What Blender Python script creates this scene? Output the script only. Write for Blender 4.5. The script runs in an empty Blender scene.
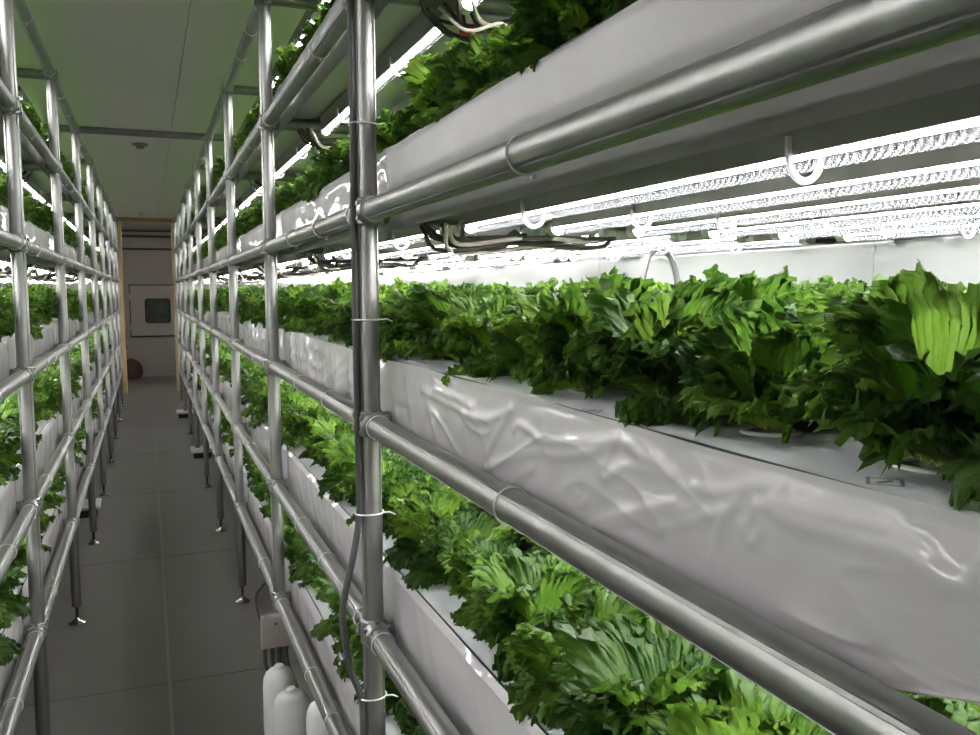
import bpy, math, random
import numpy as np
from mathutils import Matrix, Vector, noise

random.seed(7)
rng = np.random.default_rng(11)
S = bpy.context.scene
COL = S.collection

# ------------------------------------------------------------------ camera, world, exposure
FPX = 860.3
YAW, PIT, ROLL = .3780, .0892, -.0040
CAMZ = 1.4453
cy, sy, cp, sp = math.cos(YAW), math.sin(YAW), math.cos(PIT), math.sin(PIT)
FWD = np.array([sy * cp, cy * cp, -sp]); UP = np.array([sy * sp, cy * sp, cp]); RT = np.array([cy, -sy, 0.])
c_, s_ = math.cos(ROLL), math.sin(ROLL)
RT, UP = RT * c_ + UP * s_, UP * c_ - RT * s_
CAM = np.array([0., 0., CAMZ])
cam_d = bpy.data.cameras.new('camera')
cam_d.sensor_width = 36.0; cam_d.lens = FPX / 980 * 36; cam_d.clip_start = .02
cam = bpy.data.objects.new('camera', cam_d); COL.objects.link(cam)
M = Matrix.Identity(4)
for i in range(3):
    M[i][0] = RT[i]; M[i][1] = UP[i]; M[i][2] = -FWD[i]; M[i][3] = CAM[i]
cam.matrix_world = M
S.camera = cam
W = bpy.data.worlds.new('world'); S.world = W; W.use_nodes = True
W.node_tree.nodes['Background'].inputs[0].default_value = (.5, .55, .6, 1)
W.node_tree.nodes['Background'].inputs[1].default_value = .05
S.view_settings.view_transform = 'Standard'; S.view_settings.look = 'None'
S.view_settings.gamma = 1; S.view_settings.use_curve_mapping = False
S.view_settings.exposure = 1.0
LED_STRENGTH = 46.0
S.cycles.max_bounces = 16; S.cycles.diffuse_bounces = 10; S.cycles.glossy_bounces = 6; S.cycles.transparent_max_bounces = 16


def project(p):
    d = np.asarray(p, float) - CAM
    z = d @ FWD
    if z < .05:
        return None
    return 490 + FPX * (d @ RT) / z, 367.5 - FPX * (d @ UP) / z, z


# ------------------------------------------------------------------ dimensions
D = 1.28                                   # bay length between posts
Y0 = .2276                                 # first post
NP = 10                                    # posts along a rack
TIER = [.451, .823, 1.2085, 1.5842, 1.9655]   # rail heights of the five growing levels
TOP = 2.341                                # rail that joins the post tops
SIDES = {1: .3654, -1: .3354}              # distance of the rack fronts from the camera axis
DEPTH = 1.20                              # front post to rear post
TRAY = .112                                # trough lip above its rail
WALL = {1: 1.63, -1: 1.60}
CEIL = 2.50
YB, YE, YD = -1.1, 15.8, 13.35              # rear wall, end wall, partition with doorway
ROWS = [.138, .302, .466, .630, .794, .950, 1.085]
TUBES = [.170 + .172 * k for k in range(6)]
TUBE_DZ = -.024
PROF_R = .0195

# ------------------------------------------------------------------ materials
def mat(name):
    m = bpy.data.materials.new(name); m.use_nodes = True
    nt = m.node_tree
    return m, nt, nt.nodes['Principled BSDF']


def simple(name, col, rough=.5, metal=0., spec=.5, **kw):
    m, nt, b = mat(name)
    b.inputs['Base Color'].default_value = (*col, 1); b.inputs['Roughness'].default_value = rough
    b.inputs['Metallic'].default_value = metal; b.inputs['Specular IOR Level'].default_value = spec
    for k, v in kw.items():
        b.inputs[k].default_value = v
    return m


def noisy(name, c1, c2, scale=6, rough=.5, metal=0, bump=0., bscale=40, stretch=(1, 1, 1), spec=.5, rvar=0.):
    m, nt, b = mat(name)
    N, Lk = nt.nodes, nt.links
    tc = N.new('ShaderNodeTexCoord'); mp = N.new('ShaderNodeMapping'); mp.inputs['Scale'].default_value = stretch
    Lk.new(tc.outputs['Object'], mp.inputs['Vector'])
    nz = N.new('ShaderNodeTexNoise'); nz.inputs['Scale'].default_value = scale; nz.inputs['Detail'].default_value = 5
    Lk.new(mp.outputs[0], nz.inputs['Vector'])
    rp = N.new('ShaderNodeValToRGB')
    rp.color_ramp.elements[0].position = .3; rp.color_ramp.elements[0].color = (*c1, 1)
    rp.color_ramp.elements[1].position = .7; rp.color_ramp.elements[1].color = (*c2, 1)
    Lk.new(nz.outputs['Fac'], rp.inputs[0]); Lk.new(rp.outputs[0], b.inputs['Base Color'])
    b.inputs['Roughness'].default_value = rough; b.inputs['Metallic'].default_value = metal
    b.inputs['Specular IOR Level'].default_value = spec
    if rvar:
        mr = N.new('ShaderNodeMapRange'); mr.inputs['To Min'].default_value = rough - rvar; mr.inputs['To Max'].default_value = rough + rvar
        Lk.new(nz.outputs['Fac'], mr.inputs['Value']); Lk.new(mr.outputs[0], b.inputs['Roughness'])
    if bump:
        n2 = N.new('ShaderNodeTexNoise'); n2.inputs['Scale'].default_value = bscale; n2.inputs['Detail'].default_value = 3
        Lk.new(mp.outputs[0], n2.inputs['Vector'])
        bp = N.new('ShaderNodeBump'); bp.inputs['Strength'].default_value = bump; bp.inputs['Distance'].default_value = .01
        Lk.new(n2.outputs['Fac'], bp.inputs['Height']); Lk.new(bp.outputs[0], b.inputs['Normal'])
    return m


ALU = noisy('brushed_aluminium', (.34, .34, .335), (.40, .40, .395), 18, .42, 1., .05, 60, (1, 1, 1), rvar=.05)
JOINT = noisy('cast_aluminium_joint', (.34, .34, .34), (.44, .44, .44), 40, .42, 1., .1, 90)
CHROME = simple('polished_steel', (.62, .61, .58), .12, 1.)
STUD = simple('dark_threaded_steel', (.12, .11, .11), .35, 1.)
FILM = noisy('white_plastic_film', (.445, .428, .448), (.475, .458, .478), 3, .45, 0, .02, 4, spec=.5)
FILM.node_tree.nodes['Principled BSDF'].inputs['Coat Weight'].default_value = .9
FILM.node_tree.nodes['Principled BSDF'].inputs['Coat Roughness'].default_value = .04
FILM_SOFT = noisy('satin_plastic_film', (.445, .428, .448), (.475, .458, .478), 3, .38, 0, .02, 4)
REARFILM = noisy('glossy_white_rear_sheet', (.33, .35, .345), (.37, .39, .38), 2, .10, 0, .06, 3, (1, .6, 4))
FOAM = noisy('white_foam_board', (.82, .835, .90), (.86, .875, .93), 60, .55, 0, .15, 220)
TROUGH = simple('pale_grey_trough', (.50, .51, .46), .45)
RING = simple('white_planting_cup', (.80, .81, .80), .35)
HOLE = simple('dark_wet_hole', (.02, .025, .02), .3)
TIE = simple('white_nylon_tie', (.85, .84, .82), .35)
CABLE = simple('dark_grey_cable', (.06, .06, .062), .6)
WIRE = simple('brown_wire', (.07, .055, .045), .65)
PALEWIRE = simple('pale_wire', (.55, .53, .45), .5)
REDTAPE = simple('red_tape', (.45, .03, .05), .5)
HOUSING = simple('grey_lamp_housing', (.30, .29, .28), .45, .1)
CAP = simple('white_lamp_cap', (.8, .8, .8), .3)
FLOORM = noisy('grey_floor_sheet', (.195, .185, .172), (.225, .215, .20), 5, .42, 0, .08, 150, rvar=.06)
SEAMM = simple('pale_floor_joint', (.33, .32, .30), .6)
SEAMD = simple('dark_floor_joint', (.06, .057, .055), .7)
WALLM = noisy('white_wall_panel', (.55, .58, .57), (.60, .62, .61), 2, .16, 0, .03, 12, rvar=.04)
CEILM = noisy('white_ceiling_panel', (.88, .885, .80), (.91, .915, .83), 2, .35, 0, .03, 10)
ENDM = noisy('brown_grey_wall', (.60, .545, .52), (.65, .595, .565), 3, .6, 0, .04, 30)
DOORM = noisy('grey_hatch_panel', (.66, .60, .57), (.70, .64, .61), 3, .5)
DARK = simple('black_rubber', (.015, .015, .016), .5)
GLASS = noisy('dark_window_glass', (.035, .055, .05), (.09, .13, .11), 6, .08)
WOOD = noisy('yellow_varnished_wood', (.50, .36, .16), (.60, .46, .24), 8, .45, 0, .1, 60, (6, 6, .6))
TRIMD = simple('dark_trim', (.05, .045, .042), .5)
JUGM, _nt, _b = mat('cloudy_white_plastic')
_b.inputs['Base Color'].default_value = (.78, .79, .78, 1); _b.inputs['Roughness'].default_value = .4
_b.inputs['Subsurface Weight'].default_value = .3; _b.inputs['Subsurface Radius'].default_value = (.02, .02, .02)
BOXM = simple('grey_beige_plastic', (.36, .32, .30), .45)
BAGM = noisy('brown_sack', (.10, .06, .055), (.15, .09, .08), 9, .8, 0, .3, 20)
HOSEM = simple('grey_hose', (.16, .165, .17), .35)


def led_material(name='led_strip_light', k=LED_STRENGTH):
    m = bpy.data.materials.new(name); m.use_nodes = True
    nt = m.node_tree; nt.nodes.clear()
    o = nt.nodes.new('ShaderNodeOutputMaterial'); e = nt.nodes.new('ShaderNodeEmission')
    e.inputs[0].default_value = (1.0, .98, .955, 1); e.inputs[1].default_value = k
    nt.links.new(e.outputs[0], o.inputs[0])
    return m


LED = led_material()
FILL_LIGHT = led_material('added_fill_light', 22.0)  # emission of the added fill lamp behind the doorway header


def cover_material():
    m, nt, b = mat('clear_ribbed_cover')
    N, Lk = nt.nodes, nt.links
    b.inputs['Base Color'].default_value = (.25, .26, .28, 1); b.inputs['Roughness'].default_value = .12
    tc = N.new('ShaderNodeTexCoord')
    wv = N.new('ShaderNodeTexWave'); wv.bands_direction = 'Y'; wv.inputs['Scale'].default_value = 34
    wv.inputs['Distortion'].default_value = 0
    Lk.new(tc.outputs['Object'], wv.inputs['Vector'])
    mr = N.new('ShaderNodeMapRange'); mr.inputs['To Min'].default_value = .08; mr.inputs['To Max'].default_value = .62
    Lk.new(wv.outputs['Fac'], mr.inputs['Value'])
    tr = N.new('ShaderNodeBsdfTransparent'); tl = N.new('ShaderNodeBsdfTranslucent'); tl.inputs[0].default_value = (.014, .0145, .016, 1)
    m1 = N.new('ShaderNodeMixShader'); m1.inputs[0].default_value = .55
    Lk.new(b.outputs[0], m1.inputs[1]); Lk.new(tl.outputs[0], m1.inputs[2])
    mx = N.new('ShaderNodeMixShader')
    Lk.new(mr.outputs[0], mx.inputs[0]); Lk.new(tr.outputs[0], mx.inputs[1]); Lk.new(m1.outputs[0], mx.inputs[2])
    Lk.new(mx.outputs[0], nt.nodes['Material Output'].inputs[0])
    return m


COVER = cover_material()


def clip_material():
    m, nt, b = mat('milky_lamp_clip')
    b.inputs['Base Color'].default_value = (.9, .9, .92, 1); b.inputs['Roughness'].default_value = .3
    tl = nt.nodes.new('ShaderNodeBsdfTranslucent'); tl.inputs[0].default_value = (.5, .5, .53, 1)
    mx = nt.nodes.new('ShaderNodeMixShader'); mx.inputs[0].default_value = .6
    nt.links.new(b.outputs[0], mx.inputs[1]); nt.links.new(tl.outputs[0], mx.inputs[2])
    nt.links.new(mx.outputs[0], nt.nodes['Material Output'].inputs[0])
    return m


CLIP = clip_material()


def leaf_material():
    m, nt, b = mat('frilly_lettuce_leaf')
    N, Lk = nt.nodes, nt.links
    uv = N.new('ShaderNodeUVMap'); sep = N.new('ShaderNodeSeparateXYZ'); Lk.new(uv.outputs[0], sep.inputs[0])
    oi_ = N.new('ShaderNodeObjectInfo'); ta = N.new('ShaderNodeAttribute'); ta.attribute_name = 'tone'
    ad = N.new('ShaderNodeMath'); ad.operation = 'ADD'; Lk.new(oi_.outputs['Random'], ad.inputs[0]); Lk.new(ta.outputs['Fac'], ad.inputs[1])
    oi = N.new('ShaderNodeMath'); oi.operation = 'FRACT'; Lk.new(ad.outputs[0], oi.inputs[0])
    # blade colour: pale near the stem, deeper towards the frill
    r1 = N.new('ShaderNodeValToRGB'); e = r1.color_ramp.elements
    e[0].position = 0; e[0].color = (.28, .36, .12, 1)
    e[1].position = 1; e[1].color = (.040, .120, .014, 1)
    a = e.new(.25); a.color = (.105, .225, .030, 1)
    a = e.new(.6); a.color = (.070, .175, .020, 1)
    Lk.new(sep.outputs[1], r1.inputs[0])
    # object variation
    hs = N.new('ShaderNodeHueSaturation'); hs.inputs['Saturation'].default_value = 1.0
    mr = N.new('ShaderNodeMapRange'); mr.inputs['To Min'].default_value = .82; mr.inputs['To Max'].default_value = 2.3
    pw = N.new('ShaderNodeMath'); pw.operation = 'POWER'; pw.inputs[1].default_value = 3.0; Lk.new(oi.outputs[0], pw.inputs[0])
    Lk.new(pw.outputs[0], mr.inputs['Value']); Lk.new(mr.outputs[0], hs.inputs['Value'])
    mh = N.new('ShaderNodeMapRange'); mh.inputs['To Min'].default_value = .505; mh.inputs['To Max'].default_value = .472
    Lk.new(oi.outputs[0], mh.inputs['Value']); Lk.new(mh.outputs[0], hs.inputs['Hue'])
    Lk.new(r1.outputs[0], hs.inputs['Color'])
    # veins: fan lines by angle, midrib strongest
    mul = N.new('ShaderNodeMath'); mul.operation = 'MULTIPLY'; mul.inputs[1].default_value = 26
    Lk.new(sep.outputs[0], mul.inputs[0])
    sn = N.new('ShaderNodeMath'); sn.operation = 'COSINE'; Lk.new(mul.outputs[0], sn.inputs[0])
    vr = N.new('ShaderNodeMapRange'); vr.inputs['From Min'].default_value = .72; vr.inputs['From Max'].default_value = 1.0
    vr.inputs['To Max'].default_value = .08
    Lk.new(sn.outputs[0], vr.inputs['Value'])
    ab = N.new('ShaderNodeMath'); ab.operation = 'ABSOLUTE'; Lk.new(sep.outputs[0], ab.inputs[0])
    md = N.new('ShaderNodeMapRange'); md.inputs['From Min'].default_value = .09; md.inputs['From Max'].default_value = .0
    md.inputs['To Max'].default_value = .22
    Lk.new(ab.outputs[0], md.inputs['Value'])
    mx0 = N.new('ShaderNodeMath'); mx0.operation = 'MAXIMUM'; Lk.new(vr.outputs[0], mx0.inputs[0]); Lk.new(md.outputs[0], mx0.inputs[1])
    mc = N.new('ShaderNodeMixRGB'); mc.inputs[2].default_value = (.20, .31, .085, 1)
    Lk.new(mx0.outputs[0], mc.inputs[0]); Lk.new(hs.outputs[0], mc.inputs[1])
    Lk.new(mc.outputs[0], b.inputs['Base Color'])
    b.inputs['Roughness'].default_value = .36; b.inputs['Specular IOR Level'].default_value = .45
    tc = N.new('ShaderNodeTexCoord'); nz = N.new('ShaderNodeTexNoise'); nz.inputs['Scale'].default_value = 170; nz.inputs['Detail'].default_value = 3
    Lk.new(tc.outputs['Object'], nz.inputs['Vector'])
    bp = N.new('ShaderNodeBump'); bp.inputs['Strength'].default_value = .6; bp.inputs['Distance'].default_value = .004
    Lk.new(nz.outputs['Fac'], bp.inputs['Height']); Lk.new(bp.outputs[0], b.inputs['Normal'])
    tl = N.new('ShaderNodeBsdfTranslucent')
    h2 = N.new('ShaderNodeHueSaturation'); h2.inputs['Hue'].default_value = .485; h2.inputs['Value'].default_value = 1.5
    Lk.new(mc.outputs[0], h2.inputs['Color']); Lk.new(h2.outputs[0], tl.inputs[0])
    mx = N.new('ShaderNodeMixShader'); mx.inputs[0].default_value = .52
    Lk.new(b.outputs[0], mx.inputs[1]); Lk.new(tl.outputs[0], mx.inputs[2])
    Lk.new(mx.outputs[0], nt.nodes['Material Output'].inputs[0])
    return m


LEAF = leaf_material()

# ------------------------------------------------------------------ mesh helpers
class MB:
    """collects shapes into one mesh"""
    def __init__(self):
        self.v, self.f, self.m = [], [], []

    def add(self, v, f, mi=0):
        o = len(self.v); self.v += [tuple(map(float, p)) for p in v]
        self.f += [tuple(i + o for i in q) for q in f]; self.m += [mi] * len(f)
        return self

    def box(self, x0, x1, y0, y1, z0, z1, mi=0):
        v = [(x, y, z) for x in (x0, x1) for y in (y0, y1) for z in (z0, z1)]
        return self.add(v, [(0, 1, 3, 2), (4, 6, 7, 5), (0, 4, 5, 1), (2, 3, 7, 6), (0, 2, 6, 4), (1, 5, 7, 3)], mi)

    def bevel_box(self, x0, x1, y0, y1, z0, z1, b=.004, mi=0):
        # chamfered vertical edges and top/bottom rim
        def ring(i, z):
            return [(x0 + i + b, y0 + i, z), (x1 - i - b, y0 + i, z), (x1 - i, y0 + i + b, z), (x1 - i, y1 - i - b, z),
                    (x1 - i - b, y1 - i, z), (x0 + i + b, y1 - i, z), (x0 + i, y1 - i - b, z), (x0 + i, y0 + i + b, z)]
        v = ring(b, z0) + ring(0, z0 + b) + ring(0, z1 - b) + ring(b, z1)
        f = [tuple(range(7, -1, -1)), tuple(range(24, 32))]
        for k in range(3):
            for i in range(8):
                j = (i + 1) % 8
                f.append((k * 8 + i, k * 8 + j, k * 8 + 8 + j, k * 8 + 8 + i))
        return self.add(v, f, mi)

    def lathe(self, prof, n=20, c=(0, 0, 0), axis='Z', mi=0, caps=True):
        v, f = [], []
        for r, h in prof:
            for k in range(n):
                a = 2 * math.pi * k / n
                p = (r * math.cos(a), r * math.sin(a), h)
                if axis == 'Y': p = (p[0], p[2], p[1])
                if axis == 'X': p = (p[2], p[0], p[1])
                v.append((p[0] + c[0], p[1] + c[1], p[2] + c[2]))
        for i in range(len(prof) - 1):
            for k in range(n):
                j = (k + 1) % n
                f.append((i * n + k, i * n + j, (i + 1) * n + j, (i + 1) * n + k))
        if caps:
            f.append(tuple(range(n - 1, -1, -1))); f.append(tuple((len(prof) - 1) * n + k for k in range(n)))
        return self.add(v, f, mi)

    def extrude(self, prof, y0, y1, axis='Y', mi=0, caps=True):
        n = len(prof); v = []
        for y in (y0, y1):
            for a, b in prof:
                v.append({'Y': (a, y, b), 'Z': (a, b, y), 'X': (y, a, b)}[axis])
        f = [(k, (k + 1) % n, n + (k + 1) % n, n + k) for k in range(n)]
        if caps:
            f += [tuple(range(n - 1, -1, -1)), tuple(range(n, 2 * n))]
        return self.add(v, f, mi)

    def tube(self, pts, r, n=8, mi=0, closed=False):
        P = [Vector(p) for p in pts]; v, f = [], []
        N_ = len(P); prev = None
        for i, p in enumerate(P):
            t = (P[(i + 1) % N_] - P[i - 1]) if closed else (P[min(i + 1, N_ - 1)] - P[max(i - 1, 0)])
            t.normalize()
            if prev is None:
                u = t.orthogonal().normalized()
            else:
                u = (prev - t * prev.dot(t)).normalized()
            prev = u; w = t.cross(u)
            for k in range(n):
                a = 2 * math.pi * k / n
                v.append(p + u * (r * math.cos(a)) + w * (r * math.sin(a)))
        for i in range(N_ if closed else N_ - 1):
            for k in range(n):
                j = (k + 1) % n; i2 = (i + 1) % N_
                f.append((i * n + k, i * n + j, i2 * n + j, i2 * n + k))
        if not closed:
            f += [tuple(range(n - 1, -1, -1)), tuple((N_ - 1) * n + k for k in range(n))]
        return self.add(v, f, mi)

    def mesh(self, name, mats, smooth=False):
        me = bpy.data.meshes.new(name); me.from_pydata(self.v, [], self.f)
        for m in (mats if isinstance(mats, (list, tuple)) else [mats]):
            me.materials.append(m)
        me.polygons.foreach_set('material_index', self.m)
        if smooth:
            me.polygons.foreach_set('use_smooth', [True] * len(self.f))
            try:
                me.set_sharp_from_angle(angle=math.radians(38))
            except Exception:
                pass
        me.update()
        return me


def ob(name, me, parent=None, loc=(0, 0, 0), rot=(0, 0, 0)):
    o = bpy.data.objects.new(name, me); COL.objects.link(o)
    o.location = loc; o.rotation_euler = rot
    if parent is not None: o.parent = parent
    return o


def tag(o, label=None, cat=None, group=None, kind=None):
    if label: o['label'] = label
    if cat: o['category'] = cat
    if group: o['group'] = group
    if kind: o['kind'] = kind
    return o


def spline(pts, n=10):
    """Catmull-Rom through the points"""
    P = [Vector(p) for p in pts]; P = [P[0] * 2 - P[1]] + P + [P[-1] * 2 - P[-2]]
    out = []
    for i in range(1, len(P) - 2):
        for k in range(n):
            t = k / n
            out.append(.5 * (2 * P[i] + (P[i + 1] - P[i - 1]) * t + (2 * P[i - 1] - 5 * P[i] + 4 * P[i + 1] - P[i + 2]) * t * t
                             + (3 * P[i] - P[i - 1] - 3 * P[i + 1] + P[i + 2]) * t ** 3))
    out.append(P[-2])
    return out


def pipe_profile(r, ang0=math.pi / 4, n=40, groove=.0022, width=.13):
    pr = []
    for k in range(n):
        a = 2 * math.pi * k / n
        pr.append((a, r))
    out = []
    for q in range(4):
        g = ang0 + q * math.pi / 2
        for da, rr in ((-width, r), (-width * .75, r - groove), (width * .75, r - groove), (width, r)):
            out.append(((g + da) % (2 * math.pi), rr))
    keep = [p for p in pr if all(abs((p[0] - (ang0 + q * math.pi / 2) + math.pi) % (2 * math.pi) - math.pi) > width * 1.15 for q in range(4))]
    pts = sorted(keep + out)
    return [(rr * math.cos(a), rr * math.sin(a)) for a, rr in pts]


PIPE = pipe_profile(PROF_R)
post_y = [Y0 + D * i for i in range(NP)]

# ------------------------------------------------------------------ setting
def struct(name, me):
    return tag(ob(name, me), kind='structure')


XL, XR = -WALL[-1], WALL[1]
fl = struct('floor', MB().box(XL - .1, XR + .1, YB - .1, YE + .1, -.12, -.003).mesh('floor', SEAMD))
fseams = [YB] + [3.30 + 1.64 * k for k in range(-2, 8) if YB < 3.30 + 1.64 * k < YE] + [YE]
for y0, y1 in zip(fseams[:-1], fseams[1:]):
    for x0, x1 in ((XL, -.62), (-.616, .02), (.032, .64), (.644, XR)):
        g = .0025
        ob('floor_panel', MB().box(x0, x1, y0 + g, y1 - g, -.02, 0).mesh('floor_panel', FLOORM), fl)
ob('floor_joint_strip', MB().bevel_box(.02, .032, YB, YE, -.018, .0008, .0004).mesh('floor_joint_strip', SEAMM), fl)

ce = struct('ceiling', MB().box(XL - .1, XR + .1, YB - .1, YE + .1, CEIL + .012, CEIL + .12).mesh('ceiling', TRIMD))
cseams = [YB, .9, 4.6, 8.35, 12.1, YE]
for y0, y1 in zip(cseams[:-1], cseams[1:]):
    for x0, x1 in ((XL, -.72), (-.717, .187), (.19, XR)):
        ob('ceiling_panel', MB().box(x0, x1, y0 + .0015, y1 - .0015, CEIL, CEIL + .012).mesh('ceiling_panel', CEILM), ce)

for nm, x0, x1, s in (('wall_right', XR, XR + .1, 1), ('wall_left', XL - .1, XL, -1)):
    w = struct(nm, MB().box(x0 + (.008 if s > 0 else 0), x1 - (0 if s > 0 else .008), YB - .1, YE + .1, 0, CEIL).mesh(nm, TRIMD))
    xs = (x0, x0 + .008) if s > 0 else (x1 - .008, x1)
    ys = [YB] + [Y0 + .62 + 1.83 * k for k in range(0, 8)] + [YE]
    for y0, y1 in zip(ys[:-1], ys[1:]):
        ob('wall_panel', MB().box(*xs, y0 + .001, y1 - .001, 0, CEIL).mesh('wall_panel', WALLM), w)
struct('wall_back', MB().box(XL, XR, YB - .1, YB, 0, CEIL).mesh('wall_back', ENDM))

# end of the room: partition with a wooden doorway, then the vestibule wall with its hatch
we = struct('wall_end', MB().box(XL, XR, YE, YE + .1, 0, CEIL).mesh('wall_end', ENDM))
wp = struct('wall_partition', MB().box(XL, -.37, YD + .02, YD + .08, 0, CEIL).box(.425, XR, YD + .02, YD + .08, 0, CEIL).mesh('wall_partition', ENDM))
t = struct('trim_1', MB().bevel_box(-.375, -.305, YD - .02, YD + .1, 0, CEIL - .055, .004).mesh('door_jamb', WOOD))
t = struct('trim_2', MB().bevel_box(.362, .435, YD - .02, YD + .1, 0, CEIL - .055, .004).mesh('door_jamb', WOOD))
t = struct('trim_3', MB().bevel_box(-.375, .435, YD - .02, YD + .1, CEIL - .053, CEIL - .002, .004).mesh('door_header', WOOD))
struct('trim_4', MB().box(XL, XR, YE - .05, YE, 2.36, 2.40).box(XL, XR, YE - .03, YE, 2.455, 2.485).mesh('dark_wall_rail', TRIMD))
struct('trim_5', MB().box(XL, XR, YE - .025, YE, 2.15, 2.185).mesh('dark_wall_strip', TRIMD))
struct('baseboard_end', MB().box(XL, XR, YE - .012, YE, 0, .05).mesh('baseboard', DOORM))
d = struct('door_1', MB().bevel_box(-.27, .62, YE - .035, YE - .001, .70, 1.55, .01).mesh('hatch_panel', DOORM))
fr = MB()
for a in ((-.28, -.265, .69, 1.56), (.615, .63, .69, 1.56)):
    fr.box(a[0], a[1], YE - .03, YE - .001, a[2], a[3])
fr.box(-.28, .63, YE - .03, YE - .001, 1.555, 1.572); fr.box(-.28, .63, YE - .03, YE - .001, .682, .697)
ob('hatch_frame', fr.mesh('hatch_frame', TRIMD), d)
for z in (.86, 1.36):
    ob('hinge', MB().lathe([(.018, -.06), (.022, -.055), (.022, .055), (.018, .06)], 10, (-.285, YE - .045, z)).mesh('hinge', DOORM), d)


def rounded(x0, x1, z0, z1, r, n=6):
    out = []
    for cx, cz, a0 in ((x1 - r, z1 - r, 0), (x0 + r, z1 - r, 90), (x0 + r, z0 + r, 180), (x1 - r, z0 + r, 270)):
        for k in range(n + 1):
            a = math.radians(a0 + 90 * k / n)
            out.append((cx + r * math.cos(a), cz + r * math.sin(a)))
    return out


win = struct('window_1', MB().extrude(rounded(-.04, .37, .915, 1.335, .05), YE - .06, YE - .036).mesh('window_seal', DARK))
ob('window_glass', MB().extrude(rounded(-.012, .342, .943, 1.307, .03), YE - .063, YE - .0605).mesh('window_glass', GLASS), win)
sack = MB().lathe([(.10, 0), (.16, .02), (.185, .10), (.175, .20), (.13, .28), (.06, .325), (.02, .34)], 18)
tag(ob('sack', sack.mesh('sack', BAGM, True), None, (-.29, YE - .25, 0)), 'brown rounded sack on the floor against the end wall', 'sack')
hook = MB().lathe([(.06, 0), (.07, .015), (.07, .05), (.03, .06)], 14, axis='Y').box(-.02, .02, .05, .1, -.02, .02)
tag(ob('wall_fitting', hook.mesh('wall_fitting', DARK, True), None, (-.41, YE - .1, .52)), 'small dark fitting on the end wall above the brown sack', 'fitting')
vl = ob('added_fill_lamp', None, None, (.1, YD + .19, CEIL))  # added lamp, hidden by the header, brightens the end wall
ob('fill_lamp_base', MB().bevel_box(-.35, .35, -.05, .05, -.016, 0, .004).mesh('fill_lamp_base', CAP), vl)
ob('fill_lamp_diffuser', MB().bevel_box(-.34, .34, -.035, .035, -.030, -.0165, .004).mesh('fill_lamp_diffuser', FILL_LIGHT), vl)
tag(vl, 'added slim white fill lamp, unseen behind the wooden doorway header', 'lamp')
# ceiling discs
for (x, y, r, m, lb) in ((-.006, 6.75, .055, TRIMD, 'small dark round detector on the ceiling nearest the top crossbar'),
                         (-.02, 12.6, .05, CAP, 'small pale round detector on the ceiling near the wooden doorway')):
    dm = MB().lathe([(r, 0), (r, -.008), (r * .8, -.014), (r * .55, -.016), (r * .5, -.03), (r * .3, -.034)], 18)
    o = ob('ceiling_detector', dm.mesh('ceiling_detector', m if m is CAP else HOUSING, True), None, (x, y, CEIL))
    tag(o, lb, 'detector', 'ceiling detectors')

# ------------------------------------------------------------------ racks
RN = {1: 'the rack with the jugs', -1: 'the rack opposite the jugs'}
LV = ['lowest', 'second', 'third', 'fourth', 'top']
foot_me = MB().lathe([(.0065, .026), (.0065, .085)], 10, mi=1).lathe([(.034, 0), (.034, .004), (.026, .009), (.012, .020), (.009, .030)], 18).mesh('levelling_foot', [CHROME, STUD], True)
post_me = MB().extrude(PIPE, .078, TOP + .02, 'Z').mesh('post', ALU, True)
rail_me = MB().extrude(PIPE, .026, D - .026).mesh('rail', ALU, True)
cross_me = MB().extrude(PIPE, .024, DEPTH - .024, 'X').mesh('cross_bar', ALU, True)
jm = MB()
jm.lathe([(.0208, -.024), (.0232, -.021), (.0232, .021), (.0208, .024)], 20)
for sgn in (-1, 1):
    jm.lathe([(.0235, sgn * .018), (.0245, sgn * .024), (.0245, sgn * .038), (.0225, sgn * .046), (.0205, sgn * .047)], 20, axis='Y')
    for k in range(6):
        a = math.pi / 6 + k * math.pi / 3
        cx, cz = .0245 * math.cos(a), .0245 * math.sin(a)
        jm.box(cx - .004, cx + .004, min(sgn * .024, sgn * .036), max(sgn * .024, sgn * .036), cz - .004, cz + .004)
joint_me = jm.mesh('pipe_joint', JOINT, True)
tie_r = MB().tube([(.0212 * math.cos(a), 0, .0212 * math.sin(a)) for a in np.linspace(0, 2 * math.pi, 24, endpoint=False)], .0013, 5, closed=True)
tie_r.box(.008, .0125, -.003, .003, -.025, -.0195)
tie_rail_me = tie_r.mesh('zip_tie', TIE, True)
tie_p = MB().tube([(.0262 * math.cos(a) - .004, .0235 * math.sin(a), 0) for a in np.linspace(0, 2 * math.pi, 24, endpoint=False)], .0016, 5, closed=True)
tie_p.tube([(.02, -.012, 0), (.03, -.016, .001), (.04, -.018, -.004)], .0014, 5)
tie_post_me = tie_p.mesh('zip_tie', TIE, True)

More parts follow.
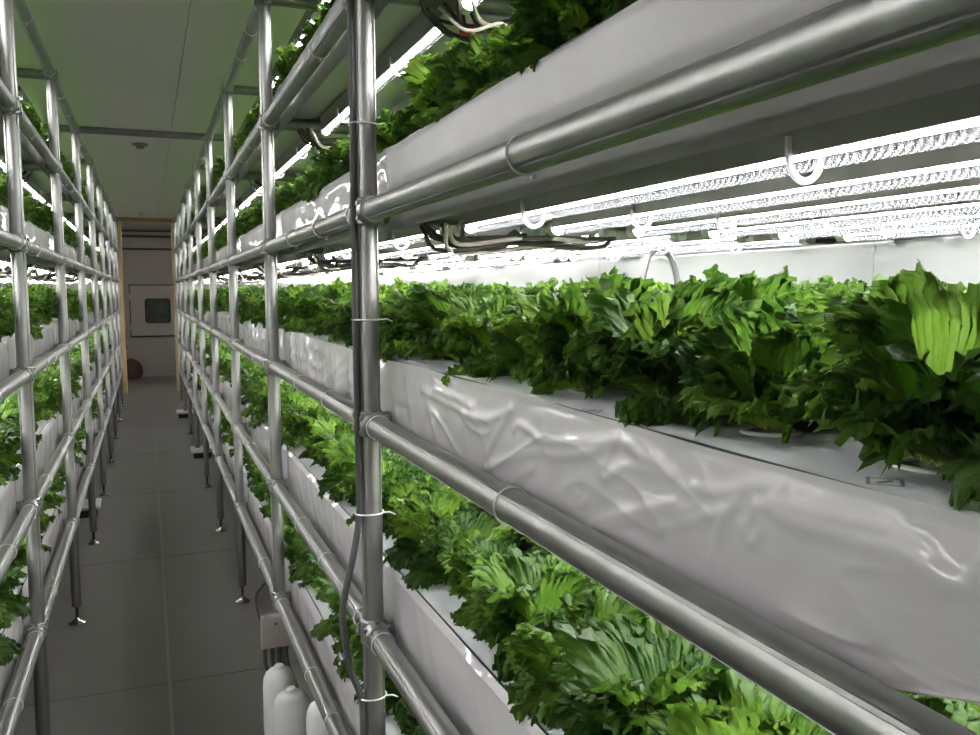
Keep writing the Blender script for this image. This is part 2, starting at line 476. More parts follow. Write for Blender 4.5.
RACKS = {}
for s, F in SIDES.items():
    rack = ob('growing_rack', None, None, (s * F, Y0, 0))
    RACKS[s] = rack
    tag(rack, 'long aluminium pipe growing rack with a cable-strapped post and jugs beneath' if s > 0 else
        'long aluminium pipe growing rack facing the one with the jugs', 'rack', 'lettuce growing racks')
    for i in range(NP):
        for back in (0, 1):
            p = ob('post', post_me, rack, (s * DEPTH * back, D * i, 0))
            ob('levelling_foot', foot_me, p)
            if not back:
                for z in TIER + [TOP]:
                    ob('pipe_joint', joint_me, p, (0, 0, z))
                if s > 0 and i == 1:
                    for z in (1.735, 1.395, 1.045, .70):
                        ob('zip_tie', tie_post_me, p, (0, 0, z), (0, 0, 0))
        for z in TIER + [TOP]:
            ob('cross_bar', cross_me, rack, (0 if s > 0 else -DEPTH, D * i, z))
            if i < NP - 1:
                r = ob('rail', rail_me, rack, (0, D * i, z))
                ob('rail', rail_me, rack, (s * DEPTH, D * i, z))
                if i < 6:
                    ys = [.07, .40 + random.uniform(-.06, .06), .74 + random.uniform(-.08, .08), D - .07]
                    if s > 0 and i == 0 and z == TIER[3]: ys = [.592, D - .06]
                    if s > 0 and i == 0 and z == TIER[2]: ys = [.63, D - .062]
                    for yy in ys:
                        if (s, i) == (1, 0) or random.random() < .75:
                            ob('zip_tie', tie_rail_me, r, (0, yy, 0), (0, random.uniform(-.4, .4), 0))
# pipes across the aisle at the post tops
for i in (4,):
    me = MB().extrude(PIPE, -SIDES[-1] + .026, SIDES[1] - .026, 'X').mesh('aisle_crossbar', ALU, True)
    tag(ob('aisle_crossbar', me, None, (0, post_y[i], TOP)), 'aluminium pipe spanning the aisle between the two rack tops', 'pipe')

# ------------------------------------------------------------------ troughs with film and foam boards
def pixel_on_plane(x, y, X):
    d = FWD + (x - 490) / FPX * RT - (y - 367.5) / FPX * UP
    return CAM + d * (X / d[0])


CREASES = [[(432, 390), (450, 397), (471, 407)], [(420, 390), (447, 404), (465, 413), (477, 419), (490, 418), (506, 411)],
           [(506, 411), (495, 436), (486, 459), (488, 468), (500, 462), (515, 457), (536, 452)],
           [(511, 430), (516, 425), (530, 432), (542, 442), (575, 442), (612, 440)],
           [(541, 451), (557, 455), (580, 454), (600, 447), (612, 441)], [(511, 485), (532, 468)],
           [(612, 441), (603, 460), (601, 470), (606, 478), (621, 467), (645, 471), (668, 476)], [(621, 444), (635, 457), (655, 464)],
           [(579, 496), (581, 505), (587, 500)], [(589, 534), (600, 521), (642, 509), (671, 503)],
           [(600, 537), (609, 526), (645, 517), (692, 508)], [(660, 528), (700, 518), (735, 505)], [(753, 500), (751, 514), (744, 528)],
           [(755, 508), (761, 528), (751, 542), (741, 524)], [(735, 500), (722, 522), (713, 560)],
           [(765, 505), (790, 520), (820, 531), (862, 543), (911, 552), (935, 576), (952, 585), (966, 582), (980, 566)],
           [(770, 500), (800, 508), (850, 522), (880, 528)], [(690, 488), (720, 492), (750, 486), (775, 490)]]


def crease_field(Yg, Zg, zr):
    """narrow raised folds in the stretched film, world y and z of every film point"""
    H = np.zeros_like(Yg); rr = random.Random(5)
    for c in CREASES:
        pts = []
        for p in spline([(*pq, 0) for pq in c], 6):
            w = pixel_on_plane(p.x, p.y, SIDES[1] + .036)
            pts.append((w[1], w[2]))
        best = np.full(Yg.shape, 9.)
        for (y0, z0), (y1, z1) in zip(pts[:-1], pts[1:]):
            dy, dz = y1 - y0, z1 - z0; l2 = dy * dy + dz * dz + 1e-12
            t = np.clip(((Yg - y0) * dy + (Zg - z0) * dz) / l2, 0, 1)
            best = np.minimum(best, np.hypot(Yg - y0 - t * dy, Zg - z0 - t * dz))
        wd = rr.uniform(.0055, .0075)
        H = H + (1 - H / .006) * wd * rr.uniform(.28, .40) * np.exp(-(best / wd) ** 2)
    return H


def film_mesh(s, i, t, ny, nz, seed, y_lift=None):
    """one bay of draped film: local x outward from the rack front (positive = into the rack), z from the rail"""
    near = ny > 80
    v, f = [], []
    zt, zb = TRAY + .001, -.030
    CR = None
    if near and t == 2 and i == 0:
        Yg, Zg = np.meshgrid(Y0 + D * np.arange(ny + 1) / ny, TIER[t] + zt + (zb - zt) * np.arange(nz + 1) / nz, indexing='ij')
        CR = crease_field(Yg, Zg, TIER[t])
    for a in range(ny + 1):
        y = D * a / ny
        for b in range(nz + 1):
            q = b / nz
            z = zt + (zb - zt) * q
            x = .034 + (.0100 * (1 - q) - .006 * q if t == 2 else 0)
            if z < .05:
                x += (.05 - z) * .06
            if q < .06:
                x += (0.06 - q) * (.02 if t == 2 else .15)
            P = Vector((y * 7 + seed * 13.1, z * 10, seed * 5.3))
            wgt = min(1, q * 5) * min(1, (1 - q) * 4 + .25)
            fa = 1.0 if t == 2 else .45
            h = noise.noise(P) * .0052 * fa + noise.noise(Vector((y * 17 + z * 16 + seed * 3, z * 14 - y * 2, seed))) * (.0046 if t == 2 else .0010)
            # sharp gathers running down from the lip
            rid = 1 - abs(noise.noise(Vector((y * 11 - z * 9 + seed * 7.7, z * 3, 4.2 + seed)))) * 3.2
            h += max(0, rid) ** 2 * (.0030 if t == 2 else .0016)
            rid2 = 1 - abs(noise.noise(Vector((y * 5 + seed * 2.7, z * 19 + math.sin(y * 9 + seed) * .9, 9.1)))) * 3.6
            h += max(0, rid2) ** 2 * (.0050 if t == 2 else .0003)
            if near and t == 3:
                x -= .0035 * max(0, noise.noise(Vector((y * 13 - z * 3, z * 1.5, 2.2)))) * min(1, q * 4)
            if CR is not None:
                x -= CR[a, b] - h * wgt * .6
            x = max(x - h * wgt, .0262 if z < .03 else .0215)
            if near and t == 3 and z < .05:
                x += (.05 - max(z, 0)) * .30
            x = min(x, .0432 if z > .02 else .0505)
            ends = max(0, min(1, y / .06, (D - y) / .06)); ends = ends * ends * (3 - 2 * ends)
            x = .037 + (x - .037) * ends
            zz = z + noise.noise(Vector((y * 5, seed, 1.))) * .003 * (1 if b == 0 else 0)
            if y_lift and q > .6:
                zz += (q - .6) / .4 * y_lift(y)
            v.append((s * x, y, zz))
    for a in range(ny):
        for b in range(nz):
            k = a * (nz + 1) + b
            f.append((k, k + 1, k + nz + 2, k + nz + 1) if s > 0 else (k, k + nz + 1, k + nz + 2, k + 1))
    return MB().add(v, f).mesh('film_sheet', FILM_SOFT if near and t == 3 else FILM, True)


def ring_mesh():
    # slim oval cup rim that stands just proud of the foam board, with a dark opening
    mb = MB(); n = 28
    def oval(a, b, z):
        return [(a * math.copysign(abs(math.cos(q)) ** .8, math.cos(q)), b * math.copysign(abs(math.sin(q)) ** .8, math.sin(q)), z)
                for q in np.linspace(0, 2 * math.pi, n, endpoint=False)]
    rings = [oval(.031*.82, .031*.82, 0), oval(.031*.82, .031*.82, .0018), oval(.029*.82, .029*.82, .0028), oval(.025*.82, .025*.82, .0026), oval(.0235*.82, .0235*.82, .0006)]
    v = sum(rings, []); f = []
    for i in range(4):
        for k in range(n):
            j = (k + 1) % n
            f.append((i * n + k, i * n + j, (i + 1) * n + j, (i + 1) * n + k))
    mb.add(v, f, 0); mb.add(rings[4], [tuple(range(n))], 1)
    return mb.mesh('planting_ring', [RING, HOLE], True)


RING_ME = ring_mesh()
body_cache = {}
plant_no = []
plants = []      # (s, tier, bay, row, x, y, z)
for s, F in SIDES.items():
    for t, zr in enumerate(TIER):
        tr = ob('growing_trough', None, None, (s * F, Y0, zr))
        tag(tr, f'{LV[t]}-level white film-wrapped lettuce trough of {RN[s]}', 'trough', 'lettuce troughs')
        L = D * (NP - 1)
        if s not in body_cache:
            m = MB(); e = (.052, DEPTH - .03)
            def bx(m, x0, x1, *r):
                m.box(min(s * x0, s * x1), max(s * x0, s * x1), *r)
            bx(m, e[0], e[1], .0, L, .0215, .026)
            bx(m, e[0], e[0] + .006, 0, L, .026, .100); bx(m, e[1] - .006, e[1], 0, L, .026, .100)
            bx(m, e[0], e[1], 0, .006, .026, .100); bx(m, e[0], e[1], L - .006, L, .026, .100)
            lip = MB()
            def bl(x0, x1, *r):
                lip.box(min(s * x0, s * x1), max(s * x0, s * x1), *r)
            bl(.052, .074, 0, L, .0165, .0212); bl(.052, .055, 0, L, .008, .0165)
            fm = MB()
            bxs = sorted((s * .0468, s * (e[1] - .001)))
            fm.box(bxs[0], bxs[1], .002, D / 2 - .002, .1005, .113)
            body_cache[s] = (m.mesh('trough_body', TROUGH), lip.mesh('support_angle', TROUGH), fm.mesh('foam_board', FOAM),
                             [film_mesh(s, 0, 3, 56, 10, 20 + k + s, None) for k in range(4)],
                             MB().box(*sorted((s * .0436, s * .0454)), 0, L, .105, .1138).mesh('edge_gap_shadow', DARK))  # black strip stands in for the shadow gap between film and foam
        bm_, lip_, fm_, films, gap_shadow_ = body_cache[s]
        ob('trough_body', bm_, tr); rs_ = MB().box(*sorted((s * (DEPTH - .0275), s * (DEPTH - .0255))), .001, D - .001, .105, (TIER[t + 1] if t < 4 else TOP) - zr - .030).mesh('rear_sheet', REARFILM)
        for i in range(NP - 1): ob('rear_sheet', rs_, RACKS[s], (0, D * i, zr))
        ob('support_angle', lip_, tr); ob('edge_gap_shadow', gap_shadow_, tr)
        for i in range(NP - 1):
            if s > 0 and i == 0 and t in (2, 3):
                lift = (lambda y: .075 * max(0, (.26 - y) / .26) ** 1.1) if t == 2 else None
                me = film_mesh(s, i, t, 420 if t == 2 else 220, 80 if t == 2 else 24, 3.3 + t * 1.7, lift)
            elif s > 0 and i < 3 and t in (1, 2):
                me = film_mesh(s, i, t, 120, 16, 8.1 + t * 2.7 + i * .9)
            else:
                me = films[(i * 3 + t) % 4]
            ob('film_sheet', me, tr, (0, D * i, 0))
            for h in (0, 1):
                fb = ob('foam_board', fm_, tr, (0, D * i + h * D / 2, 0))
                for k in range(4):
                    for rw, xr in enumerate(ROWS):
                        st = (.5 if rw % 2 else 0.)
                        yl = (k + .3 + st * .8) * D / 8
                        jx, jy = rng.normal(0, .004, 2)
                        if i < 3 and rw < 2 and (t <= 2) or (i < 6 and rw == 0):
                            ob('planting_ring', RING_ME, fb, (s * xr + jx, yl + jy, .1131), (0, 0, random.uniform(0, 3)))
                        plant_no.append(h * 4 + k)
                        plants.append((s, t, i, rw, s * (F + xr) + jx, Y0 + D * i + h * D / 2 + yl + jy, zr + .1135))

# ------------------------------------------------------------------ lettuce
def leaf_geo(L, nphi, nr, k, A, seed, th0, kap, phimax=.86, f1=46, f2=98, FA=.0062):
    """fan-shaped blade: smooth near the stem, lobed and curled into small irregular frills along a toothed margin"""
    r_ = np.random.default_rng(seed)
    ph = np.linspace(-1, 1, nphi + 1)
    rho = np.array([0, .2, .42, .62, .76, .86, .94, 1.0] if nr > 6 else [0, .34, .60, .80, .92, 1.0])

    def waves(lo, hi, n, slant):
        fr, pp, gg = r_.uniform(lo, hi, n), r_.uniform(0, 6.28, n), r_.uniform(-slant, slant, n)
        am = r_.uniform(.6, 1.2, n); am /= np.sqrt((am ** 2).sum() / 2)
        return lambda q: sum(a * np.sin(f * ph + g * q + p) for a, f, g, p in zip(am, fr, gg, pp)) * .7
    w_big, w_fine, w_fine2, w_pucker = waves(5, 11, 3, 3), waves(f1, f2, 4, 42), waves(f1, f2, 4, 42), waves(8, 20, 5, 30)
    lobs = 1 + .05 * waves(4, 8, 3, 0)(0) + .055 * waves(13, 24, 4, 0)(0)
    R = L * (.50 + .50 * np.clip(np.cos(ph * math.pi / 2), 0, 1) ** .6) * lobs
    tooth = r_.uniform(.2, 1, nphi + 1); tooth[::2] *= -1
    V, UV = [], []
    for j, q in enumerate(rho):
        rr = R * q * (1 + (.030 * tooth if q == 1 else .006 * tooth if q > .95 else 0))
        side = np.abs(ph) ** 5 * min(1, q * 1.3)
        m = np.maximum(q ** 3, side * .7)
        mf = max(0, (q - .62) / .38) ** 1.1
        w = A * m * w_big(q) + .0032 * q ** 1.5 * w_pucker(q) + FA * mf * w_fine(q)
        if q == 1: w = w + FA * .5 * tooth
        ang = ph * phimax
        g = .26 + .74 * np.clip(q / .45, 0, 1) ** 1.4
        u = rr * np.sin(ang) * g; v = rr * np.cos(ang)
        d = FA * .9 * mf * w_fine2(q)
        u = u + d * np.cos(ang); v = v - d * np.sin(ang)
        vv = np.clip(v / L, 0, 1.2) ** 1.3
        th = th0 + kap * vv; tm = th0 + kap * vv / 2.3
        w = w + .09 * L * q ** 6
        px = v * np.sin(tm) + w * np.cos(th); pz = v * np.cos(tm) - w * np.sin(th)
        V.append(np.stack([px, u, pz], 1)); UV.append(np.stack([ph, np.full_like(ph, q)], 1))
    V = np.concatenate(V); UV = np.concatenate(UV)
    n1 = nphi + 1; F_ = []
    for j in range(len(rho) - 1):
        for a in range(nphi):
            F_.append((j * n1 + a, j * n1 + a + 1, (j + 1) * n1 + a + 1, (j + 1) * n1 + a))
    return V, F_, UV


def mesh_uv(name, V, F_, UV, material, tone=None):
    me = bpy.data.meshes.new(name); me.from_pydata(V.tolist(), [], F_)
    me.materials.append(material)
    me.polygons.foreach_set('use_smooth', [True] * len(F_))
    at = me.attributes.new('tone', 'FLOAT', 'POINT')
    at.data.foreach_set('value', (np.zeros(len(V)) if tone is None else tone).astype(np.float32))
    uvl = me.uv_layers.new(name='UVMap')
    idx = np.empty(len(me.loops), np.int32); me.loops.foreach_get('vertex_index', idx)
    uvl.data.foreach_set('uv', UV[idx].ravel())
    me.update()
    return me


R_ = math.radians
#          length, theta0, kappa, A, k
LEAF_SPEC = [(.116, R_(34), R_(50), .0080, 9), (.128, R_(28), R_(38), .0080, 10), (.134, R_(21), R_(30), .0085, 9),
             (.140, R_(14), R_(22), .0085, 9), (.128, R_(8), R_(12), .0080, 8), (.108, R_(50), R_(50), .0080, 9),
             (.104, R_(16), R_(44), .0080, 8), (.118, R_(58), R_(78), .0080, 9)]
# arrangement of one plant: (spec index, azimuth, scale)
def arrangement(seed):
    r_ = random.Random(seed); out = []; az = r_.uniform(0, 6.28)
    for spec in [7, 5, 0, 7, 5, 0, 1, 0, 1, 2, 1, 2, 3, 2, 6, 3, 4, 6]:
        out.append((spec, az, r_.uniform(.86, 1.1), r_.uniform(-.14, .14)))
        az += 2.39996 + r_.uniform(-.25, .25)
    return out


leaf_hi = [[mesh_uv('leaf', *leaf_geo(L, 188, 8, k, A, 100 + j * 7 + v, th, ka), LEAF)
            for v in range(3)] for j, (L, th, ka, A, k) in enumerate(LEAF_SPEC)]


def plant_mesh(seed, nphi, nr):
    Vs, Fs, Us, Ts, o = [], [], [], [], 0
    rt = random.Random(seed)
    for n, (j, az, sc, tilt) in enumerate(arrangement(seed)):
        L, th, ka, A, k = LEAF_SPEC[j]
        V, F_, UV = leaf_geo(L * sc, nphi, nr, k, A, seed * 50 + n, th + tilt, ka, .86, 36, 72, .0066)
        c, s = math.cos(az), math.sin(az)
        X = V[:, 0] + .008; Y = V[:, 1]
        V = np.stack([X * c - Y * s, X * s + Y * c, V[:, 2] + .002], 1)
        Vs.append(V); Us.append(UV); Ts.append(np.full(len(V), rt.random())); Fs += [tuple(i + o for i in f) for f in F_]; o += len(V)
    return mesh_uv('lettuce', np.concatenate(Vs), Fs, np.concatenate(Us), LEAF, np.concatenate(Ts))


mid = [plant_mesh(k + 1, 132, 6) for k in range(5)]


def plant_score(p):
    s, t, i, rw, x, y, z = p
    q = project((x, y, z + .08))
    if q is None or not (-60 < q[0] < 1040 and -60 < q[1] < 800):
        return 0
    size = FPX * .2 / q[2]
    occ = 1 / (1 + .45 * rw) if t == 2 else 1 / (1 + 1.1 * rw) if t < 2 else 1 / (1 + 2.0 * rw)
    return size * occ


order = sorted(range(len(plants)), key=lambda k: -plant_score(plants[k]))
NEAR, INDIV = 48, 300
BAY = {1: ['short of the strapped cable', 'over the jugs'] + [f'{w} past the jugs' for w in ('one bay', 'two bays', 'three bays', 'four bays', 'five bays', 'six bays', 'seven bays', 'eight bays')]}
BAY[-1] = ['facing the strapped cable', 'facing the jugs'] + [f'{w} past the jugs' for w in ('one bay', 'two bays', 'three bays', 'four bays', 'five bays', 'six bays', 'seven bays', 'eight bays')]
ROWN = ['aisle-side', 'second-row', 'third-row', 'fourth-row', 'fifth-row', 'sixth-row', 'seventh-row']
SN = {1: 'jug rack', -1: 'opposite rack'}
gl = {s: {t: (f'frilly green lettuce head in the {LV[t]}-level trough of {RN[s]}', f'lettuce heads, {LV[t]} level, {RN[s]}')
          for t in range(5)} for s in SIDES}
mid_src = {}
stuff = []
for n, k in enumerate(order):
    s, t, i, rw, x, y, z = plants[k]
    rz = random.uniform(0, 6.28); sc = random.uniform(.82, 1.12)
    if t == 2 and rw == 0: sc *= 1.05
    if t >= 3: sc *= .92
    if t == 2 and y < .75: sc *= .88
    if n < NEAR:
        e = ob('lettuce', None, None, (x, y, z), (random.uniform(-.1, .1), random.uniform(-.1, .1), rz)); e.scale = (sc,) * 3
        for (j, az, ls, tilt) in arrangement(1000 + k):
            lf = ob('leaf', random.choice(leaf_hi[j]), e, (.008 * math.cos(az), .008 * math.sin(az), .002))
            lf.rotation_euler = (random.uniform(-.16, .16), tilt, az); lf.scale = (ls,) * 3
    elif n < INDIV:
        v = random.randrange(5)
        e = ob('lettuce', mid[v], None, (x, y, z), (0, 0, rz)); e.scale = (sc,) * 3
        mid_src.setdefault(v, e)
    else:
        if plant_score(plants[k]) == 0 and (i > 3 and rw > 3): continue
        stuff.append((x, y, z, rz, sc, random.randrange(3)))
        continue
    ORD = ['first', 'second', 'third', 'fourth', 'fifth', 'sixth', 'seventh', 'eighth']
    tag(e, f'{ROWN[rw]} frilly lettuce, {LV[t]} level of the {SN[s]}, {BAY[s][i]}, {ORD[plant_no[k]]} along', 'lettuce', gl[s][t][1])


def scatter(name, pts, meshes):
    """one object: a mesh of points, each carrying one of the plant meshes through geometry nodes"""
    me = bpy.data.meshes.new(name); me.from_pydata([p[:3] for p in pts], [], [])
    for nm, ty, vals in (('spin', 'FLOAT', [p[3] for p in pts]), ('size', 'FLOAT', [p[4] for p in pts]), ('variant', 'INT', [p[5] for p in pts])):
        at = me.attributes.new(nm, ty, 'POINT'); at.data.foreach_set('value', vals)
    o = ob(name, me)
    ng = bpy.data.node_groups.new(name, 'GeometryNodeTree')
    ng.interface.new_socket('Geometry', in_out='INPUT', socket_type='NodeSocketGeometry')
    ng.interface.new_socket('Geometry', in_out='OUTPUT', socket_type='NodeSocketGeometry')
    N, Lk = ng.nodes, ng.links
    gi, go = N.new('NodeGroupInput'), N.new('NodeGroupOutput'); jn = N.new('GeometryNodeJoinGeometry')
    def attr(nm, ty):
        a = N.new('GeometryNodeInputNamedAttribute'); a.data_type = ty; a.inputs[0].default_value = nm
        return a.outputs[0]
    cx = N.new('ShaderNodeCombineXYZ'); Lk.new(attr('spin', 'FLOAT'), cx.inputs[2])
    vr = attr('variant', 'INT'); sz = attr('size', 'FLOAT')
    for k, src in enumerate(meshes):
        oi = N.new('GeometryNodeObjectInfo'); oi.inputs['Object'].default_value = src; oi.transform_space = 'ORIGINAL'
        cmp = N.new('FunctionNodeCompare'); cmp.data_type = 'INT'; cmp.operation = 'EQUAL'
        a_, b_ = [x for x in cmp.inputs if x.enabled and x.type == 'INT'][:2]
        Lk.new(vr, a_); b_.default_value = k
        ip = N.new('GeometryNodeInstanceOnPoints')
        Lk.new(gi.outputs[0], ip.inputs['Points']); Lk.new(cmp.outputs[0], ip.inputs['Selection'])
        Lk.new(oi.outputs['Geometry'], ip.inputs['Instance'])
        Lk.new(cx.outputs[0], ip.inputs['Rotation']); Lk.new(sz, ip.inputs['Scale'])
        Lk.new(ip.outputs[0], jn.inputs[0])
    Lk.new(jn.outputs[0], go.inputs[0])
    md = o.modifiers.new('plants', 'NODES'); md.node_group = ng
    return o


srcs = [mid_src[k] for k in sorted(mid_src)][:3]
so = scatter('lettuce_rows', stuff, srcs)
tag(so, 'dense receding rows of frilly green lettuce filling the troughs behind the foremost heads', 'lettuce', kind='stuff')

# ------------------------------------------------------------------ LED tubes
TL = 1.195
def half_prof(r, a0, a1, n):
    return [(r * math.cos(a), r * math.sin(a)) for a in np.linspace(a0, a1, n)]


def tube_parts():
    h = MB(); pr = half_prof(.0135, 0, math.pi, 9); h.extrude(pr, .012, TL - .012)
    h.extrude([(-.013, .0), (.013, .0), (.019, .040), (-.019, .040)], .03, TL - .03)
    b = MB().extrude([(-.0085, -.0003), (-.0080, -.0013), (.0080, -.0013), (.0085, -.0003)], .014, TL - .014)
    cv = MB(); n = 13; pc = half_prof(.0140, math.pi + .02, 2 * math.pi - .02, n)
    v = [(x, y, z) for y in (.012, TL - .012) for x, z in pc]
    cv.add(v, [(k, k + 1, n + k + 1, n + k) for k in range(n - 1)])
    cap = MB().lathe([(.0125, 0), (.0148, .002), (.0148, .024), (.0142, .026)], 18, axis='Y')
    cap.box(-.004, .004, -.005, .0, -.003, .003)
    st = MB()
    st.tube([(-.0185, 0, .016), (-.0180, 0, 0)] + [(.0178 * math.cos(a), 0, .0215 * math.sin(a)) for a in np.linspace(math.pi + .15, 2 * math.pi - .15, 13)]
            + [(.0180, 0, 0), (.0185, 0, .016)], .0034, 6)
    return h, b, cv, cap, st


hM, bM, cM, capM, stM = tube_parts()
h_me, b_me, c_me = hM.mesh('lamp_housing', HOUSING, True), bM.mesh('led_strip', LED), cM.mesh('tube_cover', COVER, True)
cap_me, st_me = capM.mesh('end_cap', CAP, True), stM.mesh('hanging_clip', CLIP, True)


def combined_tube(off=(0, 0, 0), mb=None, clips=True):
    mb = mb or MB()
    def sh(m, mi, dy=0):
        mb.add([(x + off[0], y + dy + off[1], z + off[2]) for x, y, z in m.v], m.f, mi)
    sh(hM, 0); sh(bM, 1); sh(cM, 2)
    if clips:
        sh(capM, 3); sh(capM, 3, TL - .026); sh(stM, 4, .30); sh(stM, 4, .95)
    return mb


comb_me = combined_tube().mesh('led_tube', [HOUSING, LED, COVER, CAP, CLIP], True)
tubes = []
for s, F in SIDES.items():
    for t in range(5):
        zt = (TIER[t + 1] if t < 4 else TOP) + TUBE_DZ
        for i in range(NP - 1):
            for rw, d_ in enumerate(TUBES):
                tubes.append((s, t, i, rw, s * (F + d_), post_y[i] + .0425, zt))


def tube_score(q):
    s, t, i, rw, x, y, z = q
    best = 0
    for yy in (y, y + .6, y + TL):
        p = project((x, yy, z))
        if p and -40 < p[0] < 1020 and -40 < p[1] < 775:
            best = max(best, FPX * TL / p[2])
    vis = {0: .35, 1: .4, 2: 1., 3: 1.1, 4: 1.0}[t]
    return best * vis / (1 + (.25 if t == 2 else .8) * rw)


order = sorted(range(len(tubes)), key=lambda k: -tube_score(tubes[k]))
rest = MB(); nrest = 0
for n, k in enumerate(order):
    s, t, i, rw, x, y, z = tubes[k]
    if n < 300:
        if n < 44:
            e = ob('led_tube', None, None, (x, y, z))
            ob('lamp_housing', h_me, e); ob('led_strip', b_me, e); ob('tube_cover', c_me, e)
            ob('end_cap', cap_me, e); ob('end_cap', cap_me, e, (0, TL, 0), (0, 0, math.pi))
            clips = (.335, .90) if rw % 2 == 0 else (.27, .88)
            for yy in clips: ob('hanging_clip', st_me, e, (0, yy, 0))
        else:
            e = ob('led_tube', comb_me, None, (x, y, z))
        tag(e, f'{ROWN[rw]} LED tube above {LV[t]}-level lettuce, {SN[s]}, {BAY[s][i]}', 'lamp', f'LED tubes, {LV[t]} level, {RN[s]}')
    else:
        combined_tube((x, y, z), rest, False); nrest += 1
if nrest:
    tag(ob('led_tube_rows', rest.mesh('led_tube_rows', [HOUSING, LED, COVER, CAP, CLIP], True)),
        'remaining rows of glowing LED grow tubes deep inside both racks', 'lamp', kind='stuff')

# ------------------------------------------------------------------ wiring under the shelves at the posts
def wire_bundle(seed, s, w):
    r_ = random.Random(seed); e = []
    for k in range(7):
        y0 = r_.uniform(-.10, -.03); y1 = r_.uniform(.03, .12)
        x0 = w * r_.uniform(.02, .25); x1 = w * r_.uniform(.55, .98)
        zb = -r_.uniform(.035, .075)
        pts = [(s * x0, y0, -.026), (s * (x0 + .05), (y0 + y1) / 2 * r_.uniform(-1, 1), zb), (s * (x0 * .5 + x1 * .5), r_.uniform(-.06, .06), zb * r_.uniform(.7, 1.1)),
               (s * (x1 - .05), r_.uniform(-.05, .05), zb * .8), (s * x1, y1, -.026)]
        e.append((spline(pts, 6), r_.uniform(.003, .0055), WIRE if k % 3 else (PALEWIRE if k else CABLE)))
    pts = [(s * w * .1, -.02, -.03), (s * w * .22, .02, -.055), (s * w * .38, .01, -.06), (s * w * .46, -.02, -.035)]
    for q in range(3):
        e.append((spline([(p[0], p[1] + q * .012, p[2] + q * .004) for p in pts], 6), .0048, CABLE))
    return e


for s, F in SIDES.items():
    for t, imax in ((3, 6), (4, 4)):
        for i in range(1, imax):
            e = ob('wire_bundle', None, None, (s * (F + .06), post_y[i], TIER[t]))
            for pts, r, m in wire_bundle(100 * t + i + 7 * s, s, .5):
                ob('wire', MB().tube(pts, r, 6).mesh('wire', m, True), e)
            if s > 0 and t == 4 and i == 1:
                ob('red_tape', MB().lathe([(.010, -.02), (.0115, -.018), (.0115, .018), (.010, .02)], 12, (s * .14, .0, -.05), 'X').mesh('red_tape', REDTAPE, True), e)
            pn = ['', 'cable-strapped post', 'post by the jugs', 'first post past the jugs', 'second post past the jugs', 'third post past the jugs'][i]
            if s < 0: pn = ['', 'facing the strapped cable', 'facing the jugs', 'one post past the jugs', 'two posts past the jugs', 'three posts past the jugs'][i]
            lb = f'lamp wires bunched under the {LV[t]} trough, {SN[s]}, {pn}'
            tag(e, lb, 'wires', 'lamp wiring bunches')

# dark cable strapped down the near post
px, py = SIDES[1], post_y[1]
cx_, cy_ = px - .0235, py - .006
cab = spline([(cx_, cy_, TOP + .02), (cx_, cy_, 2.0), (cx_, cy_, 1.75), (cx_ - .001, cy_, 1.4), (cx_, cy_, 1.15), (cx_, cy_, 1.05), (cx_ - .012, cy_ - .006, .98),
              (cx_ - .032, cy_ - .01, .90), (cx_ - .036, cy_ - .01, .85), (cx_ - .022, cy_ - .006, .76), (cx_ - .003, cy_, .70), (cx_, cy_, .62), (cx_, cy_, .40), (cx_, cy_, .10)], 8)
tag(ob('power_cable', MB().tube(cab, .0062, 8).mesh('power_cable', CABLE, True)), 'dark grey cable strapped down a rack post, bowing out below', 'cable')

# ------------------------------------------------------------------ jugs, box, hose under the near rack
def jug(x, y, label, lean=0.):
    e = ob('jug', None, None, (x, y, 0), (0, 0, lean))
    b = MB().lathe([(.036, 0), (.045, .004), (.048, .012), (.048, .10), (.0465, .12), (.0465, .16), (.048, .18), (.048, .305), (.0455, .328), (.039, .343), (.028, .352), (.014, .356)], 24)
    ob('bottle', b.mesh('jug', JUGM, True), e)
    ob('cap', MB().lathe([(.013, .356), (.0135, .357), (.0135, .364), (.011, .366)], 20).mesh('jug_cap', JUGM, True), e)
    return tag(e, label, 'jug', 'white jugs under the rack')


jug(.318, 2.47, 'cloudy white plastic jug right below the beige junction box')
jug(.328, 2.31, 'cloudy white plastic jug between two other jugs, below the lowest pipe')
jug(.40, 2.22, 'cloudy white plastic jug farthest from the beige junction box')
bx_ = ob('junction_box', None, None, (.335, 2.70, .345))
ob('box_body', MB().bevel_box(-.045, .04, -.07, -.022, .01, .10, .006).mesh('box_body', BOXM), bx_)
ob('box_lid', MB().bevel_box(-.049, .044, -.078, -.07, .008, .103, .003).mesh('box_lid', BOXM), bx_)
ob('screw', MB().lathe([(.004, 0), (.004, -.003)], 10, (-.005, -.078, .085), 'Y').mesh('screw', DARK), bx_)
for k in range(4):
    ob('plug_lead', MB().tube(spline([(-.035 + k * .022, -.045, 0), (-.035 + k * .022, -.05, -.05), (-.02 + k * .022, -.05 - .02 * k, -.10), (.0 + k * .02, -.03, -.2)], 6), .006, 6).mesh('plug_lead', CABLE, True), bx_)
tag(bx_, 'small beige junction box fixed under the lowest pipe above the jugs', 'box')
hs = spline([(.385, .2, .415), (.39, 1.0, .405), (.385, 1.6, .40), (.392, 2.2, .41), (.385, 2.66, .42)], 8)
tag(ob('water_pipe', MB().tube(hs, .009, 8).mesh('water_pipe', PALEWIRE, True)), 'pale thin water pipe running under the lowest rail by the jugs', 'pipe')
tag(ob('power_lead', MB().tube(spline([(.355, 3.1, .40), (.33, 3.15, .33), (.335, 3.0, .27), (.36, 2.85, .26)], 8), .005, 6).mesh('power_lead', CABLE, True)),
    'short black lead drooping below the rack beyond the junction box', 'cable')
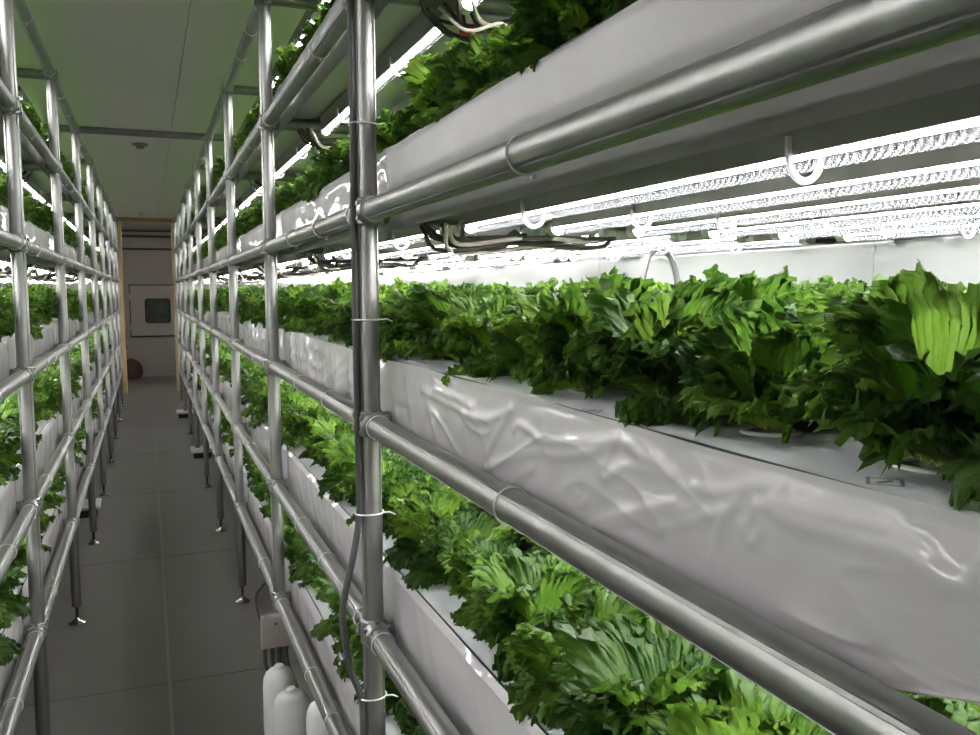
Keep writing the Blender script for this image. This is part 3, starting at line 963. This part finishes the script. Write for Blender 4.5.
# grey hose looping down behind the lettuce
hz = TIER[3] - .02
ho = ob('drip_hose', None, None, (1.30, 2.03, hz))
ob('hose', MB().tube(spline([(.062, .0, -.16), (.060, .0, -.08), (.038, 0, -.025), (0, 0, -.008), (-.03, 0, -.03), (-.05, 0, -.10)], 8), .009, 8).mesh('hose', HOSEM, True), ho)
ob('hose_clip', MB().bevel_box(-.02, .02, -.015, .015, -.012, .03, .004).mesh('hose_clip', DARK), ho)
tag(ho, 'grey hose looped from a black clip above the third-level lettuce', 'hose')
# shallow drip trays on the floor under the racks
for (s, x, y, lb) in ((1, .40, 7.9, 'white tray on the floor under the jug rack, next to its sixth post'), (1, .36, 10.5, 'white tray on the floor under the jug rack near the doorway'),
                      (-1, -.42, 6.1, 'white tray on the floor under the rack opposite the jugs')):
    m = MB().bevel_box(-.09, .09, -.12, .12, .05, .075, .006); m.box(-.07, .07, -.1, .1, 0, .051, 1)
    tag(ob('floor_tray', m.mesh('floor_tray', [CAP, DARK]), None, (x, y, 0)), lb, 'tray', 'trays under the racks')

# small moulded diamond marks on the third-level boards
for (px_, py_) in ((590, 411), (885, 482)):
    d_ = FWD + (px_ - 490) / FPX * RT - (py_ - 367.5) / FPX * UP
    zt_ = TIER[2] + .1131
    w_ = CAM + d_ * ((zt_ - CAMZ) / d_[2])
    yl = w_[1] - Y0; h_ = int(yl // (D / 2))
    mk = MB()
    for k in range(4):
        a0, a1 = k * math.pi / 2, (k + 1) * math.pi / 2
        o0, o1 = (.016 * math.cos(a0), .016 * math.sin(a0)), (.016 * math.cos(a1), .016 * math.sin(a1))
        i0, i1 = (.0125 * math.cos(a0), .0125 * math.sin(a0)), (.0125 * math.cos(a1), .0125 * math.sin(a1))
        mk.add([(*o0, 0), (*o1, 0), (*i1, 0), (*i0, 0)], [(0, 1, 2, 3)])
    mk.box(-.006, .006, -.0015, .0015, -.0003, .0002)
    tr_ = [o for o in bpy.data.objects if o.name.startswith('growing_trough') and o.location.x > 0 and abs(o.location.z - TIER[2]) < 1e-3][0]
    fb_ = [o for o in tr_.children if o.name.startswith('foam_board')][h_]
    ob('moulded_mark', mk.mesh('moulded_mark', HOUSING), fb_, (w_[0] - SIDES[1], yl - h_ * D / 2, .1133))
